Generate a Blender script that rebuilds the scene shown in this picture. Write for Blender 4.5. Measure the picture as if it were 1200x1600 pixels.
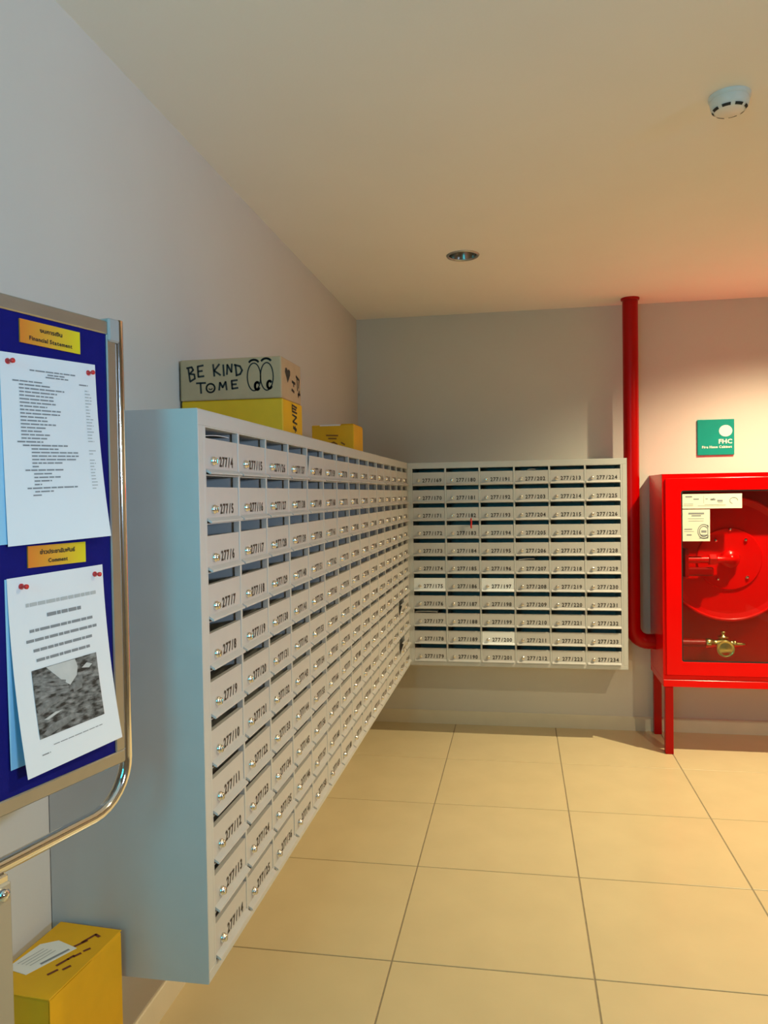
import bpy, bmesh, math, random
from mathutils import Vector, Matrix
random.seed(7)
scene = bpy.context.scene
for o in list(bpy.data.objects):
    bpy.data.objects.remove(o)
COL = scene.collection

# ------------------------------------------------------------------ camera
F_PX, YAW, PITCH, ROLL, CAM_H = 1196.0, 0.1745, -0.0231, -0.0156, 1.4233
fw = Vector((-math.sin(YAW) * math.cos(PITCH), math.cos(YAW) * math.cos(PITCH), math.sin(PITCH)))
rt = Vector((math.cos(YAW), math.sin(YAW), 0))
up = rt.cross(fw)
r2 = rt * math.cos(ROLL) + up * math.sin(ROLL)
u2 = -rt * math.sin(ROLL) + up * math.cos(ROLL)
cam_data = bpy.data.cameras.new('camera')
cam_data.sensor_fit = 'AUTO'
cam_data.sensor_width = 36.0
cam_data.lens = F_PX * 36.0 / 1600.0
cam_data.clip_start = 0.02
cam = bpy.data.objects.new('camera', cam_data)
COL.objects.link(cam)
cam.matrix_world = Matrix(((r2.x, u2.x, -fw.x, 0), (r2.y, u2.y, -fw.y, 0), (r2.z, u2.z, -fw.z, CAM_H), (0, 0, 0, 1)))
scene.camera = cam

# ------------------------------------------------------------------ world, window lights, exposure
scene.view_settings.view_transform = 'Standard'
scene.view_settings.look = 'None'
scene.view_settings.gamma = 1.0
scene.view_settings.use_curve_mapping = False
scene.view_settings.exposure = 0.0
world = bpy.data.worlds.new('world')
scene.world = world
world.use_nodes = True
world.node_tree.nodes['Background'].inputs[0].default_value = (0.62, 0.80, 1.0, 1)
world.node_tree.nodes['Background'].inputs[1].default_value = 0.1

def area_light(name, loc, rot, sx, sy, power, color):
    d = bpy.data.lights.new(name, 'AREA')
    d.shape = 'RECTANGLE'; d.size = sx; d.size_y = sy; d.energy = power; d.color = color
    o = bpy.data.objects.new(name, d); COL.objects.link(o)
    o.location = loc; o.rotation_euler = rot
    return o

SIDE_FILL_POWER, SIDE_FILL_COLOR = 128.0, (0.52, 0.74, 1.0)
WARM_POWER, WARM_COLOR = 300.0, (1.0, 0.86, 0.52)
# small window behind the viewer; added side light cools the upper left wall
area_light('window_daylight', (-0.62, -0.96, 1.80), (math.radians(90), 0, 0), 0.50, 0.80, 14.0, (0.02, 0.76, 1.0))
area_light('side_fill', (3.9, -0.95, 1.80), (math.radians(90), 0, math.radians(66)), 1.0, 0.5, SIDE_FILL_POWER, SIDE_FILL_COLOR)

# ------------------------------------------------------------------ materials
MATS = {}
def mat(name, color, rough=0.5, metal=0.0, coat=0.0, bump=0.0, bscale=200.0, var=0.0, vscale=8.0, spec=0.5, emit=None, emit_s=0.0):
    m = bpy.data.materials.new(name)
    m.use_nodes = True
    nt = m.node_tree
    b = nt.nodes['Principled BSDF']
    b.inputs['Base Color'].default_value = (*color, 1)
    b.inputs['Roughness'].default_value = rough
    b.inputs['Metallic'].default_value = metal
    b.inputs['Coat Weight'].default_value = coat
    b.inputs['Coat Roughness'].default_value = 0.08
    b.inputs['Specular IOR Level'].default_value = spec
    tc = nt.nodes.new('ShaderNodeTexCoord')
    if var > 0:
        n = nt.nodes.new('ShaderNodeTexNoise')
        n.inputs['Scale'].default_value = vscale
        n.inputs['Detail'].default_value = 4
        nt.links.new(tc.outputs['Object'], n.inputs['Vector'])
        mr = nt.nodes.new('ShaderNodeMapRange')
        mr.inputs['From Min'].default_value = 0.3; mr.inputs['From Max'].default_value = 0.7
        mr.inputs['To Min'].default_value = 1 - var; mr.inputs['To Max'].default_value = 1 + var
        nt.links.new(n.outputs['Fac'], mr.inputs['Value'])
        mx = nt.nodes.new('ShaderNodeVectorMath'); mx.operation = 'SCALE'
        mx.inputs[0].default_value = color
        nt.links.new(mr.outputs[0], mx.inputs['Scale'])
        nt.links.new(mx.outputs[0], b.inputs['Base Color'])
    if bump > 0:
        n2 = nt.nodes.new('ShaderNodeTexNoise')
        n2.inputs['Scale'].default_value = bscale
        n2.inputs['Detail'].default_value = 3
        nt.links.new(tc.outputs['Object'], n2.inputs['Vector'])
        bp = nt.nodes.new('ShaderNodeBump')
        bp.inputs['Strength'].default_value = bump
        bp.inputs['Distance'].default_value = 0.002
        nt.links.new(n2.outputs['Fac'], bp.inputs['Height'])
        nt.links.new(bp.outputs[0], b.inputs['Normal'])
    if emit:
        b.inputs['Emission Color'].default_value = (*emit, 1)
        b.inputs['Emission Strength'].default_value = emit_s
    MATS[name] = m
    return m

mat('wall_paint', (0.66, 0.62, 0.57), 0.75, bump=0.12, bscale=160, var=0.015, vscale=3)
mat('wall_unseen_dark', (0.22, 0.18, 0.14), 0.5, var=0.1, vscale=6)  # unseen walls made dark to cut the light they bounce back
mat('ceiling_paint', (0.90, 0.87, 0.83), 0.8, bump=0.10, bscale=160, var=0.015, vscale=2)
mat('tile_glaze', (0.66, 0.53, 0.32), 0.26, var=0.035, vscale=5, bump=0.03, bscale=40)
mat('grout', (0.30, 0.24, 0.16), 0.9, var=0.1, vscale=60)
mat('skirting', (0.74, 0.66, 0.52), 0.45, var=0.03, vscale=10)
mat('cabinet_paint', (0.58, 0.58, 0.57), 0.36, var=0.02, vscale=12, bump=0.04, bscale=500)
mat('door_paint', (0.57, 0.55, 0.54), 0.38, var=0.02, vscale=15, bump=0.04, bscale=500)
mat('door_reflection', (0.90, 0.93, 0.97), 0.36, var=0.01)  # cool window reflection painted in as a whiter door colour
mat('chrome', (0.86, 0.86, 0.86), 0.09, metal=1.0)
mat('lock_metal', (0.78, 0.75, 0.70), 0.2, metal=1.0)
mat('aluminium', (0.48, 0.48, 0.46), 0.42, metal=1.0, var=0.04, vscale=20)
mat('ink', (0.02, 0.018, 0.016), 0.6)
mat('ink_soft', (0.25, 0.26, 0.28), 0.7)
mat('ink_pale', (0.48, 0.49, 0.50), 0.7)
mat('number_ink', (0.045, 0.035, 0.028), 0.55)
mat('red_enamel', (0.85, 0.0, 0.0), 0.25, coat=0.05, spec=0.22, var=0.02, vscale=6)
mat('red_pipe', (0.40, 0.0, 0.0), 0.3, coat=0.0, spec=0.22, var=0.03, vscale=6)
mat('red_rubber', (0.25, 0.008, 0.01), 0.5)
mat('brass', (0.80, 0.62, 0.22), 0.25, metal=1.0, var=0.05, vscale=40)
mat('black_rubber', (0.015, 0.015, 0.015), 0.5)
mat('board_felt', (0.006, 0.006, 0.16), 0.85, bump=0.3, bscale=900, var=0.06, vscale=60, spec=0.2)
mat('paper', (0.82, 0.83, 0.87), 0.6, var=0.01)
mat('paper_blue', (0.30, 0.60, 0.85), 0.6, var=0.02)
mat('pin_red', (0.75, 0.03, 0.03), 0.3)
mat('carton_brown', (0.50, 0.33, 0.18), 0.75, var=0.06, vscale=18, bump=0.15, bscale=120)
mat('carton_yellow', (0.78, 0.41, 0.0), 0.6, var=0.05, vscale=14, bump=0.1, bscale=120)
mat('label_white', (0.82, 0.80, 0.76), 0.5, var=0.02)
mat('tape', (0.62, 0.40, 0.08), 0.3)
mat('sign_teal', (0.004, 0.30, 0.25), 0.3, var=0.03, vscale=20)
mat('sign_white', (0.85, 0.88, 0.82), 0.5)
mat('plastic_white', (0.78, 0.80, 0.78), 0.4, var=0.01)
mat('plastic_grey', (0.38, 0.38, 0.38), 0.45)
mat('dark_slot', (0.02, 0.02, 0.02), 0.7)
mat('lamp_reflector', (0.45, 0.42, 0.38), 0.22, metal=1.0)
mat('lamp_glass_off', (0.75, 0.72, 0.78), 0.15)
mat('lamp_glass_on', (0.9, 0.8, 0.6), 0.4, emit=(1.0, 0.8, 0.5), emit_s=12.0)
mat('sticker_cream', (0.82, 0.80, 0.66), 0.45)
mat('post_paint', (0.50, 0.46, 0.38), 0.4, metal=0.6)

def glass_mat():
    m = bpy.data.materials.new('clear_glass'); m.use_nodes = True
    nt = m.node_tree; nt.nodes.clear()
    out = nt.nodes.new('ShaderNodeOutputMaterial')
    tr = nt.nodes.new('ShaderNodeBsdfTransparent'); tr.inputs[0].default_value = (0.93, 0.94, 0.93, 1)
    gl = nt.nodes.new('ShaderNodeBsdfGlossy'); gl.inputs['Roughness'].default_value = 0.02
    fr = nt.nodes.new('ShaderNodeLayerWeight'); fr.inputs['Blend'].default_value = 0.5
    pw = nt.nodes.new('ShaderNodeMath'); pw.operation = 'POWER'; pw.inputs[1].default_value = 5.0
    sc = nt.nodes.new('ShaderNodeMath'); sc.operation = 'MULTIPLY_ADD'; sc.inputs[1].default_value = 0.96; sc.inputs[2].default_value = 0.035
    nt.links.new(fr.outputs['Facing'], pw.inputs[0]); nt.links.new(pw.outputs[0], sc.inputs[0])
    mx = nt.nodes.new('ShaderNodeMixShader')
    nt.links.new(sc.outputs[0], mx.inputs[0]); nt.links.new(tr.outputs[0], mx.inputs[1]); nt.links.new(gl.outputs[0], mx.inputs[2])
    nt.links.new(mx.outputs[0], out.inputs[0])
    MATS['clear_glass'] = m
glass_mat()

def tag_mat():      # printed orange-to-yellow header card
    m = bpy.data.materials.new('header_print'); m.use_nodes = True
    nt = m.node_tree; b = nt.nodes['Principled BSDF']; b.inputs['Roughness'].default_value = 0.5
    tc = nt.nodes.new('ShaderNodeTexCoord'); sp = nt.nodes.new('ShaderNodeSeparateXYZ'); cr = nt.nodes.new('ShaderNodeValToRGB')
    nt.links.new(tc.outputs['Generated'], sp.inputs[0]); nt.links.new(sp.outputs[0], cr.inputs[0]); nt.links.new(cr.outputs[0], b.inputs['Base Color'])
    cr.color_ramp.elements[0].color = (0.78, 0.22, 0.02, 1); cr.color_ramp.elements[1].color = (0.80, 0.66, 0.01, 1)
    e = cr.color_ramp.elements.new(0.5); e.color = (0.80, 0.40, 0.03, 1)
    MATS['header_print'] = m
tag_mat()

def photo_mat():    # grey printed photograph
    m = bpy.data.materials.new('photo_print'); m.use_nodes = True
    nt = m.node_tree; b = nt.nodes['Principled BSDF']; b.inputs['Roughness'].default_value = 0.55
    tc = nt.nodes.new('ShaderNodeTexCoord'); n = nt.nodes.new('ShaderNodeTexNoise'); cr = nt.nodes.new('ShaderNodeValToRGB')
    mp = nt.nodes.new('ShaderNodeMapping'); mp.inputs['Scale'].default_value = (60, 60, 160)
    nt.links.new(tc.outputs['Object'], mp.inputs[0]); nt.links.new(mp.outputs[0], n.inputs['Vector'])
    n.inputs['Scale'].default_value = 1.0; n.inputs['Detail'].default_value = 5
    nt.links.new(n.outputs['Fac'], cr.inputs[0]); nt.links.new(cr.outputs[0], b.inputs['Base Color'])
    cr.color_ramp.elements[0].position = 0.38; cr.color_ramp.elements[0].color = (0.02, 0.02, 0.02, 1)
    cr.color_ramp.elements[1].position = 0.68; cr.color_ramp.elements[1].color = (0.30, 0.30, 0.30, 1)
    MATS['photo_print'] = m
photo_mat()
mat('photo_sky', (0.55, 0.55, 0.55), 0.55, var=0.1, vscale=30)
mat('photo_mid', (0.20, 0.20, 0.20), 0.55, var=0.3, vscale=120)

# ------------------------------------------------------------------ mesh helpers
class MB:
    def __init__(self):
        self.v = []; self.f = []; self.s = []
    def add(self, verts, faces, smooth=False):
        b = len(self.v)
        self.v += [tuple(p) for p in verts]
        for fc in faces:
            self.f.append([i + b for i in fc]); self.s.append(smooth)
        return self
    def box(self, x0, x1, y0, y1, z0, z1, bev=0.0):
        if bev <= 0:
            self.add([(x0, y0, z0), (x1, y0, z0), (x1, y1, z0), (x0, y1, z0), (x0, y0, z1), (x1, y0, z1), (x1, y1, z1), (x0, y1, z1)],
                     [(0, 3, 2, 1), (4, 5, 6, 7), (0, 1, 5, 4), (1, 2, 6, 5), (2, 3, 7, 6), (3, 0, 4, 7)])
        else:
            bm = bmesh.new()
            r = bmesh.ops.create_cube(bm, size=1.0)
            for v in bm.verts:
                v.co = Vector(((x0 + x1) / 2 + v.co.x * (x1 - x0), (y0 + y1) / 2 + v.co.y * (y1 - y0), (z0 + z1) / 2 + v.co.z * (z1 - z0)))
            bmesh.ops.bevel(bm, geom=list(bm.edges), offset=bev, segments=2 if bev > 0.003 else 1, affect='EDGES', profile=0.5)
            bm.verts.index_update()
            self.add([v.co[:] for v in bm.verts], [[v.index for v in f.verts] for f in bm.faces])
            bm.free()
        return self
    def prism(self, poly, axis, a0, a1):
        """poly: 2-D points; axis 0/1/2 = extrusion axis"""
        def p3(p, a):
            return {0: (a, p[0], p[1]), 1: (p[0], a, p[1]), 2: (p[0], p[1], a)}[axis]
        n = len(poly)
        vs = [p3(p, a0) for p in poly] + [p3(p, a1) for p in poly]
        fs = [list(range(n))[::-1], list(range(n, 2 * n))] + [(i, (i + 1) % n, n + (i + 1) % n, n + i) for i in range(n)]
        return self.add(vs, fs)
    def lathe(self, prof, origin, axis, seg=24, smooth=True, cap=True):
        """prof: (radius, height) list; axis: unit vector"""
        ax = Vector(axis).normalized()
        a = ax.orthogonal().normalized(); b = ax.cross(a); o = Vector(origin)
        vs = []; fs = []
        for r, h in prof:
            for i in range(seg):
                t = 2 * math.pi * i / seg
                vs.append(o + ax * h + (a * math.cos(t) + b * math.sin(t)) * r)
        for k in range(len(prof) - 1):
            for i in range(seg):
                j = (i + 1) % seg
                fs.append((k * seg + i, k * seg + j, (k + 1) * seg + j, (k + 1) * seg + i))
        self.add(vs, fs, smooth)
        if cap:
            if prof[0][0] > 1e-6: self.add(vs[:seg], [list(range(seg))[::-1]])
            if prof[-1][0] > 1e-6: self.add(vs[-seg:], [list(range(seg))])
        return self
    def tube(self, pts, r, seg=12, cap=True):
        pts = [Vector(p) for p in pts]; n = len(pts); vs = []; fs = []
        prev = None
        for i, p in enumerate(pts):
            t = (pts[min(i + 1, n - 1)] - pts[max(i - 1, 0)]).normalized()
            if prev is None: a = t.orthogonal().normalized()
            else: a = (prev - t * prev.dot(t)).normalized()
            prev = a; b = t.cross(a)
            for k in range(seg):
                w = 2 * math.pi * k / seg
                vs.append(p + (a * math.cos(w) + b * math.sin(w)) * r)
        for i in range(n - 1):
            for k in range(seg):
                j = (k + 1) % seg
                fs.append((i * seg + k, i * seg + j, (i + 1) * seg + j, (i + 1) * seg + k))
        self.add(vs, fs, True)
        if cap:
            self.add(vs[:seg], [list(range(seg))[::-1]]); self.add(vs[-seg:], [list(range(seg))])
        return self
    def torus(self, c, axis, R, r, seg=40, rs=10):
        ax = Vector(axis).normalized(); a = ax.orthogonal().normalized(); b = ax.cross(a); c = Vector(c)
        vs = []; fs = []
        for i in range(seg):
            t = 2 * math.pi * i / seg; d = a * math.cos(t) + b * math.sin(t)
            for k in range(rs):
                w = 2 * math.pi * k / rs
                vs.append(c + d * (R + r * math.cos(w)) + ax * (r * math.sin(w)))
        for i in range(seg):
            for k in range(rs):
                i2 = (i + 1) % seg; k2 = (k + 1) % rs
                fs.append((i * rs + k, i2 * rs + k, i2 * rs + k2, i * rs + k2))
        return self.add(vs, fs, True)
    def mesh(self, name):
        me = bpy.data.meshes.new(name)
        me.from_pydata(self.v, [], self.f)
        me.polygons.foreach_set('use_smooth', self.s)
        bm = bmesh.new(); bm.from_mesh(me)
        bmesh.ops.recalc_face_normals(bm, faces=bm.faces)
        bm.to_mesh(me); bm.free()
        me.update()
        return me
    def flat(self, name):           # keep face orientation (flat prints)
        me = bpy.data.meshes.new(name)
        me.from_pydata(self.v, [], self.f); me.update()
        return me

def link(name, me, material, parent=None, loc=None):
    if material and not me.materials: me.materials.append(MATS[material])
    o = bpy.data.objects.new(name, me); COL.objects.link(o)
    if parent: o.parent = parent
    if loc: o.location = loc
    return o
def obj(name, mb, material, parent=None, loc=None):
    return link(name, mb.mesh(name), material, parent, loc)
def thing(name, label, cat, loc=(0, 0, 0), rz=0.0, group=None):
    o = bpy.data.objects.new(name, None); COL.objects.link(o)
    o.empty_display_size = 0.05
    o.location = loc; o.rotation_euler = (0, 0, rz); o['label'] = label; o['category'] = cat
    if group: o['group'] = group
    return o
def tag(o, label, cat, group=None):
    o['label'] = label; o['category'] = cat
    if group: o['group'] = group
    return o
def struct(name, mb, material, parent=None):
    o = obj(name, mb, material, parent)
    if not parent: o['kind'] = 'structure'
    return o

# glyphs: the built-in font turned into flat outlines once, then reused
GLYPHS = {}
def glyph(ch):
    if ch in GLYPHS: return GLYPHS[ch]
    def width(body):
        cu = bpy.data.curves.new('g', 'FONT'); cu.body = body; cu.size = 1.0; cu.resolution_u = 2; cu.offset = 0.03
        o = bpy.data.objects.new('g', cu); COL.objects.link(o)
        bpy.context.view_layer.update()
        me = bpy.data.meshes.new_from_object(o.evaluated_get(bpy.context.evaluated_depsgraph_get()))
        vs = [v.co[:2] for v in me.vertices]; fs = [list(p.vertices) for p in me.polygons]
        bpy.data.objects.remove(o); bpy.data.curves.remove(cu); bpy.data.meshes.remove(me)
        return vs, fs
    if ch == ' ':
        GLYPHS[ch] = ([], [], 0.3); return GLYPHS[ch]
    vs, fs = width(ch)
    x1 = max(v[0] for v in vs); x0 = min(v[0] for v in vs)
    GLYPHS[ch] = ([(v[0] - x0, v[1]) for v in vs], fs, x1 - x0 + 0.09)
    return GLYPHS[ch]
def text_2d(s, width=None, height=0.02, mono=None):
    """flat text: cap height = height, squeezed to width; returns verts (x, z) and faces, starting at 0,0"""
    V = []; Fs = []; x = 0.0
    for ch in ([s] if any(ord(q) > 0xE00 for q in s) else s):
        vs, fs, adv = glyph(ch)
        if mono: off = x + (mono - (adv - 0.09)) / 2; adv = mono
        else: off = x
        b = len(V)
        V += [(v[0] + off, v[1]) for v in vs]; Fs += [[i + b for i in f] for f in fs]
        x += adv
    k = height / 0.69
    kx = width / x if width else k
    return [(v[0] * kx, v[1] * k) for v in V], Fs, x * kx

# ------------------------------------------------------------------ room shell
XL, YB, ZC = -0.984, 4.696, 2.512       # left wall, back wall, ceiling height
XR, YF = 2.6, -0.9                     # right wall and entrance wall (both out of view)
TX, TY, TS = -0.3977, 4.0691, 0.6       # floor joints

struct('wall_left', MB().box(XL - 0.1, XL, YF, YB + 0.1, -0.02, ZC + 0.1), 'wall_paint')
struct('wall_back', MB().box(XL, XR + 0.1, YB, YB + 0.1, -0.02, ZC + 0.1), 'wall_paint')
DY0, DY1, DS, DZ = -0.88, 0.12, 1.50, 2.25         # unseen opening added, its sill set to keep the side light high
struct('wall_right', MB().box(XR, XR + 0.1, YF, DY0, -0.02, ZC + 0.1).box(XR, XR + 0.1, DY1, YB, -0.02, ZC + 0.1).box(XR, XR + 0.1, DY0, DY1, DZ, ZC + 0.1).box(XR, XR + 0.1, DY0, DY1, -0.02, DS), 'wall_unseen_dark')
wf = MB()
wf.box(XL - 0.1, -0.89, YF - 0.1, YF, -0.02, ZC + 0.1).box(-0.35, XR + 0.1, YF - 0.1, YF, -0.02, ZC + 0.1).box(-0.89, -0.35, YF - 0.1, YF, 2.22, ZC + 0.1).box(-0.89, -0.35, YF - 0.1, YF, -0.02, 1.38)
struct('wall_front', wf, 'wall_unseen_dark')
floor = struct('floor', MB().box(XL, XR, YF, YB, -0.05, -0.0025), 'grout')
tile_cache = {}
def tile_mesh(w, d):
    key = (round(w, 3), round(d, 3))
    if key not in tile_cache:
        tile_cache[key] = MB().box(-w / 2, w / 2, -d / 2, d / 2, -0.010, 0.0, 0.0012).mesh('tile')
    return tile_cache[key]
GAP = 0.0048
xs = sorted({XL, XR} | {TX + TS * k for k in range(-2, 10) if XL < TX + TS * k < XR - 0.02})
ys = sorted({YF, YB} | {TY - TS * k for k in range(0, 14) if YF < TY - TS * k < YB})
for i in range(len(xs) - 1):
    for j in range(len(ys) - 1):
        w = xs[i + 1] - xs[i] - GAP; d = ys[j + 1] - ys[j] - GAP
        t = link('tile', tile_mesh(w, d), 'tile_glaze', floor, ((xs[i] + xs[i + 1]) / 2, (ys[j] + ys[j + 1]) / 2, 0))
# ceiling with round cut-outs for the recessed lamps
LAMPS = [(-0.24, 3.545, 0), (1.47, 3.72, 1.0), (1.50, 1.38, 0.36)]
LR = 0.066
bm = bmesh.new()
edges = []
def loop(pts):
    vs = [bm.verts.new(p) for p in pts]
    for a in range(len(vs)): edges.append(bm.edges.new((vs[a], vs[(a + 1) % len(vs)])))
loop([(XL, YF, ZC), (XR, YF, ZC), (XR, YB, ZC), (XL, YB, ZC)])
for lx, ly, on in LAMPS:
    loop([(lx + LR * math.cos(2 * math.pi * k / 32), ly + LR * math.sin(2 * math.pi * k / 32), ZC) for k in range(32)])
bmesh.ops.triangle_fill(bm, use_beauty=True, use_dissolve=False, edges=edges)
for f in bm.faces:
    if f.normal.z > 0: f.normal_flip()
me = bpy.data.meshes.new('ceiling'); bm.to_mesh(me); bm.free()
ceil = link('ceiling', me, 'ceiling_paint'); ceil['kind'] = 'structure'
# skirting boards
struct('baseboard_left', MB().prism([(XL, 0), (XL + 0.007, 0), (XL + 0.007, 0.079), (XL + 0.004, 0.083), (XL, 0.083)], 1, YF, YB), 'skirting')
struct('baseboard_back', MB().prism([(YB, 0), (YB - 0.007, 0), (YB - 0.007, 0.079), (YB - 0.004, 0.083), (YB, 0.083)], 0, XL + 0.007, XR), 'skirting')
struct('baseboard_right', MB().prism([(XR, 0), (XR - 0.007, 0), (XR - 0.007, 0.079), (XR - 0.004, 0.083), (XR, 0.083)], 1, YF, YB - 0.007), 'skirting')

# ------------------------------------------------------------------ ceiling lamps
def downlight(x, y, on, label):
    t = thing('recessed_downlight', label, 'ceiling lamp', (x, y, ZC), group='recessed ceiling downlights')
    obj('trim_ring', MB().lathe([(LR - 0.003, 0.0), (LR - 0.002, -0.004), (LR + 0.006, -0.006), (LR + 0.010, -0.001), (LR + 0.010, 0.0)], (0, 0, 0), (0, 0, 1), 40, cap=False), 'plastic_white' if on else 'aluminium', t)
    obj('reflector', MB().lathe([(LR - 0.003, 0.0), (LR - 0.006, 0.02), (0.048, 0.055), (0.034, 0.085), (0.0, 0.088)], (0, 0, 0), (0, 0, 1), 40, cap=False), 'lamp_reflector', t)
    obj('bulb', MB().lathe([(0.0, 0.034 if not on else 0.05), (0.012, 0.036 if not on else 0.052), (0.020, 0.046 if not on else 0.06), (0.022, 0.058 if not on else 0.07), (0.014, 0.082)], (0, 0, 0), (0, 0, 1), 24, cap=False), 'lamp_glass_on' if on else 'lamp_glass_off', t)
    if on:
        d = bpy.data.lights.new('lamp_light', 'SPOT')
        d.energy = WARM_POWER * on; d.color = WARM_COLOR; d.spot_size = math.radians(145 if on == 1.0 else 142); d.spot_blend = 1.0 if on == 1.0 else 0.5; d.shadow_soft_size = 0.022
        o = bpy.data.objects.new('lamp_light', d); COL.objects.link(o); o.parent = t; o.location = (0, 0, 0.012)
downlight(*LAMPS[0], 'unlit round recessed downlight in the ceiling above the mailboxes')
downlight(*LAMPS[1], 'lit recessed downlight in the ceiling in front of the fire hose cabinet')
downlight(*LAMPS[2], 'lit recessed downlight in the ceiling to the right of the viewer')

t = thing('smoke_detector', 'round white smoke detector on the ceiling at upper right', 'smoke detector', (0.588, 2.285, ZC))
obj('base', MB().lathe([(0.055, 0.0), (0.055, -0.008), (0.050, -0.012)], (0, 0, 0), (0, 0, 1), 40, cap=True), 'plastic_white', t)
obj('body', MB().lathe([(0.050, -0.010), (0.0515, -0.018), (0.049, -0.030), (0.042, -0.040), (0.034, -0.044), (0.0, -0.046)], (0, 0, 0), (0, 0, 1), 40, cap=False), 'plastic_white', t)
for k in range(8):
    a = math.radians(20 + 45 * k)
    mb = MB(); pr = []
    for da in (-0.26, -0.13, 0, 0.13, 0.26):
        pr.append((a + da))
    vs = []; fs = []
    for w in pr:
        vs.append((0.0462 * math.cos(w), 0.0462 * math.sin(w), -0.0370)); vs.append((0.0405 * math.cos(w), 0.0405 * math.sin(w), -0.0426))
    fs = [(2 * i, 2 * i + 1, 2 * i + 3, 2 * i + 2) for i in range(4)]
    obj('vent_slot', MB().add(vs, fs), 'dark_slot', t)

# ------------------------------------------------------------------ mailbox banks
ROWS, RP = 11, 0.1016
ZB, ZT = 0.4287, 1.6024
H = ZT - ZB
CELL_TOP = H - 0.033               # local z of the first row's top
DIV = 0.010
SLOT = 0.0235

def door_mesh(w):
    """flap: flat sheet with a folded top edge and a proud lip along the bottom; local origin at lower-left front"""
    h = RP - SLOT - 0.004
    prof = [(0.010, h), (0.0, h), (0.0, 0.0105), (-0.011, 0.0035), (-0.012, 0.0), (-0.010, -0.001), (0.0018, 0.006), (0.0018, h - 0.002), (0.010, h - 0.002)]
    return MB().prism(prof, 0, 0.0, w).mesh('door')
def lock_mesh():
    m = MB()
    m.lathe([(0.0098, 0.0), (0.0098, 0.0045), (0.0088, 0.006), (0.0078, 0.0062), (0.0076, 0.010), (0.0064, 0.0115), (0.0, 0.0122)], (0, 0, 0), (0, -1, 0), 16)
    m.box(-0.0008, 0.0008, -0.0130, -0.0118, -0.0042, 0.0042)
    return m.mesh('lock')
LOCK = lock_mesh(); LOCK.materials.append(MATS['lock_metal'])

def bank(name, label, loc, rz, first, ncol, lead, pitch, tail, depth, back_ext=0.0, white=(), ajar=()):
    t = thing(name, label, 'mailboxes', loc, rz)
    W = lead + ncol * pitch + tail
    P = 'cabinet_paint'
    obj('top_panel', MB().box(-back_ext, W, 0.0, depth, H - 0.0015, H), P, t)
    obj('bottom_panel', MB().box(-back_ext, W, 0.0, depth, 0.0, 0.0015), P, t)
    obj('side_panel', MB().box(-back_ext, -back_ext + 0.0015, -0.001, depth, 0.0015, H - 0.0015), P, t)
    obj('side_panel', MB().box(W - 0.0015, W, -0.001, depth, 0.0015, H - 0.0015), P, t)
    obj('back_panel', MB().box(-back_ext + 0.0015, W - 0.0015, depth - 0.0015, depth, 0.0015, H - 0.0015), P, t)
    obj('top_rail', MB().box(0.0016, W - 0.0016, -0.001, 0.012, CELL_TOP, H - 0.0016, 0.0012), P, t)
    zbot = CELL_TOP - ROWS * RP
    obj('bottom_rail', MB().box(0.0016, W - 0.0016, -0.001, 0.012, 0.0016, zbot, 0.0012), P, t)
    obj('stile', MB().box(0.0016, lead - DIV / 2, -0.001, 0.012, zbot, CELL_TOP, 0.0012), P, t)
    if tail > 0: obj('stile', MB().box(W - tail + DIV / 2, W - 0.0016, -0.001, 0.012, zbot, CELL_TOP, 0.0012), P, t)
    dv = MB().box(-DIV / 2, DIV / 2, -0.0005, 0.014, zbot, CELL_TOP, 0.0008).box(-0.0006, 0.0006, 0.014, depth - 0.002, zbot, CELL_TOP).mesh('divider')
    for c in range(ncol + 1):
        link('divider', dv, P, t, (lead + c * pitch, 0, 0))
    sh = MB().box(lead + DIV / 2, W - tail - DIV / 2, 0.0, depth - 0.002, 0.0, 0.0022).mesh('shelf')
    for r in range(ROWS + 1):
        link('shelf', sh, P, t, (0, 0, CELL_TOP - r * RP - (0.0022 if r == 0 else 0.0)))
    dw = pitch - DIV - 0.0016
    dm = door_mesh(dw); dm.materials.append(MATS['door_paint'])
    dmw = dm.copy(); dmw.materials.clear(); dmw.materials.append(MATS['door_reflection'])
    n = first
    for c in range(ncol):
        for r in range(ROWS):
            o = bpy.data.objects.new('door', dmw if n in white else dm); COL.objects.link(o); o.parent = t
            zb = CELL_TOP - (r + 1) * RP + 0.0035
            o.location = (lead + c * pitch + DIV / 2 + 0.0008, 0.001, zb)
            if n in ajar: o.rotation_euler = (math.radians(ajar[n]), 0, 0)
            else: o.rotation_euler = (math.radians(random.uniform(-0.35, 0.35)), 0, math.radians(random.uniform(-0.15, 0.15)))
            if n in white: o['label'] = 'mailbox door with a window reflection painted on as white'
            lk = bpy.data.objects.new('lock', LOCK); COL.objects.link(lk); lk.parent = o
            lk.location = (0.0335, 0.0, 0.0275); lk.rotation_euler = (0, random.uniform(-0.2, 0.2), 0)
            s = '277/%d' % n
            vs, fs, w = text_2d(s, None, 0.0205, mono=0.60)
            kx = 0.0162 * len(s) / w
            m2 = MB().add([(0.112 - 0.0081 * len(s) + v[0] * kx, -0.0007, 0.0175 + v[1]) for v in vs], fs).flat('number_print')
            link('number_print', m2, 'number_ink', o)
            n += 1
    return t

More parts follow.
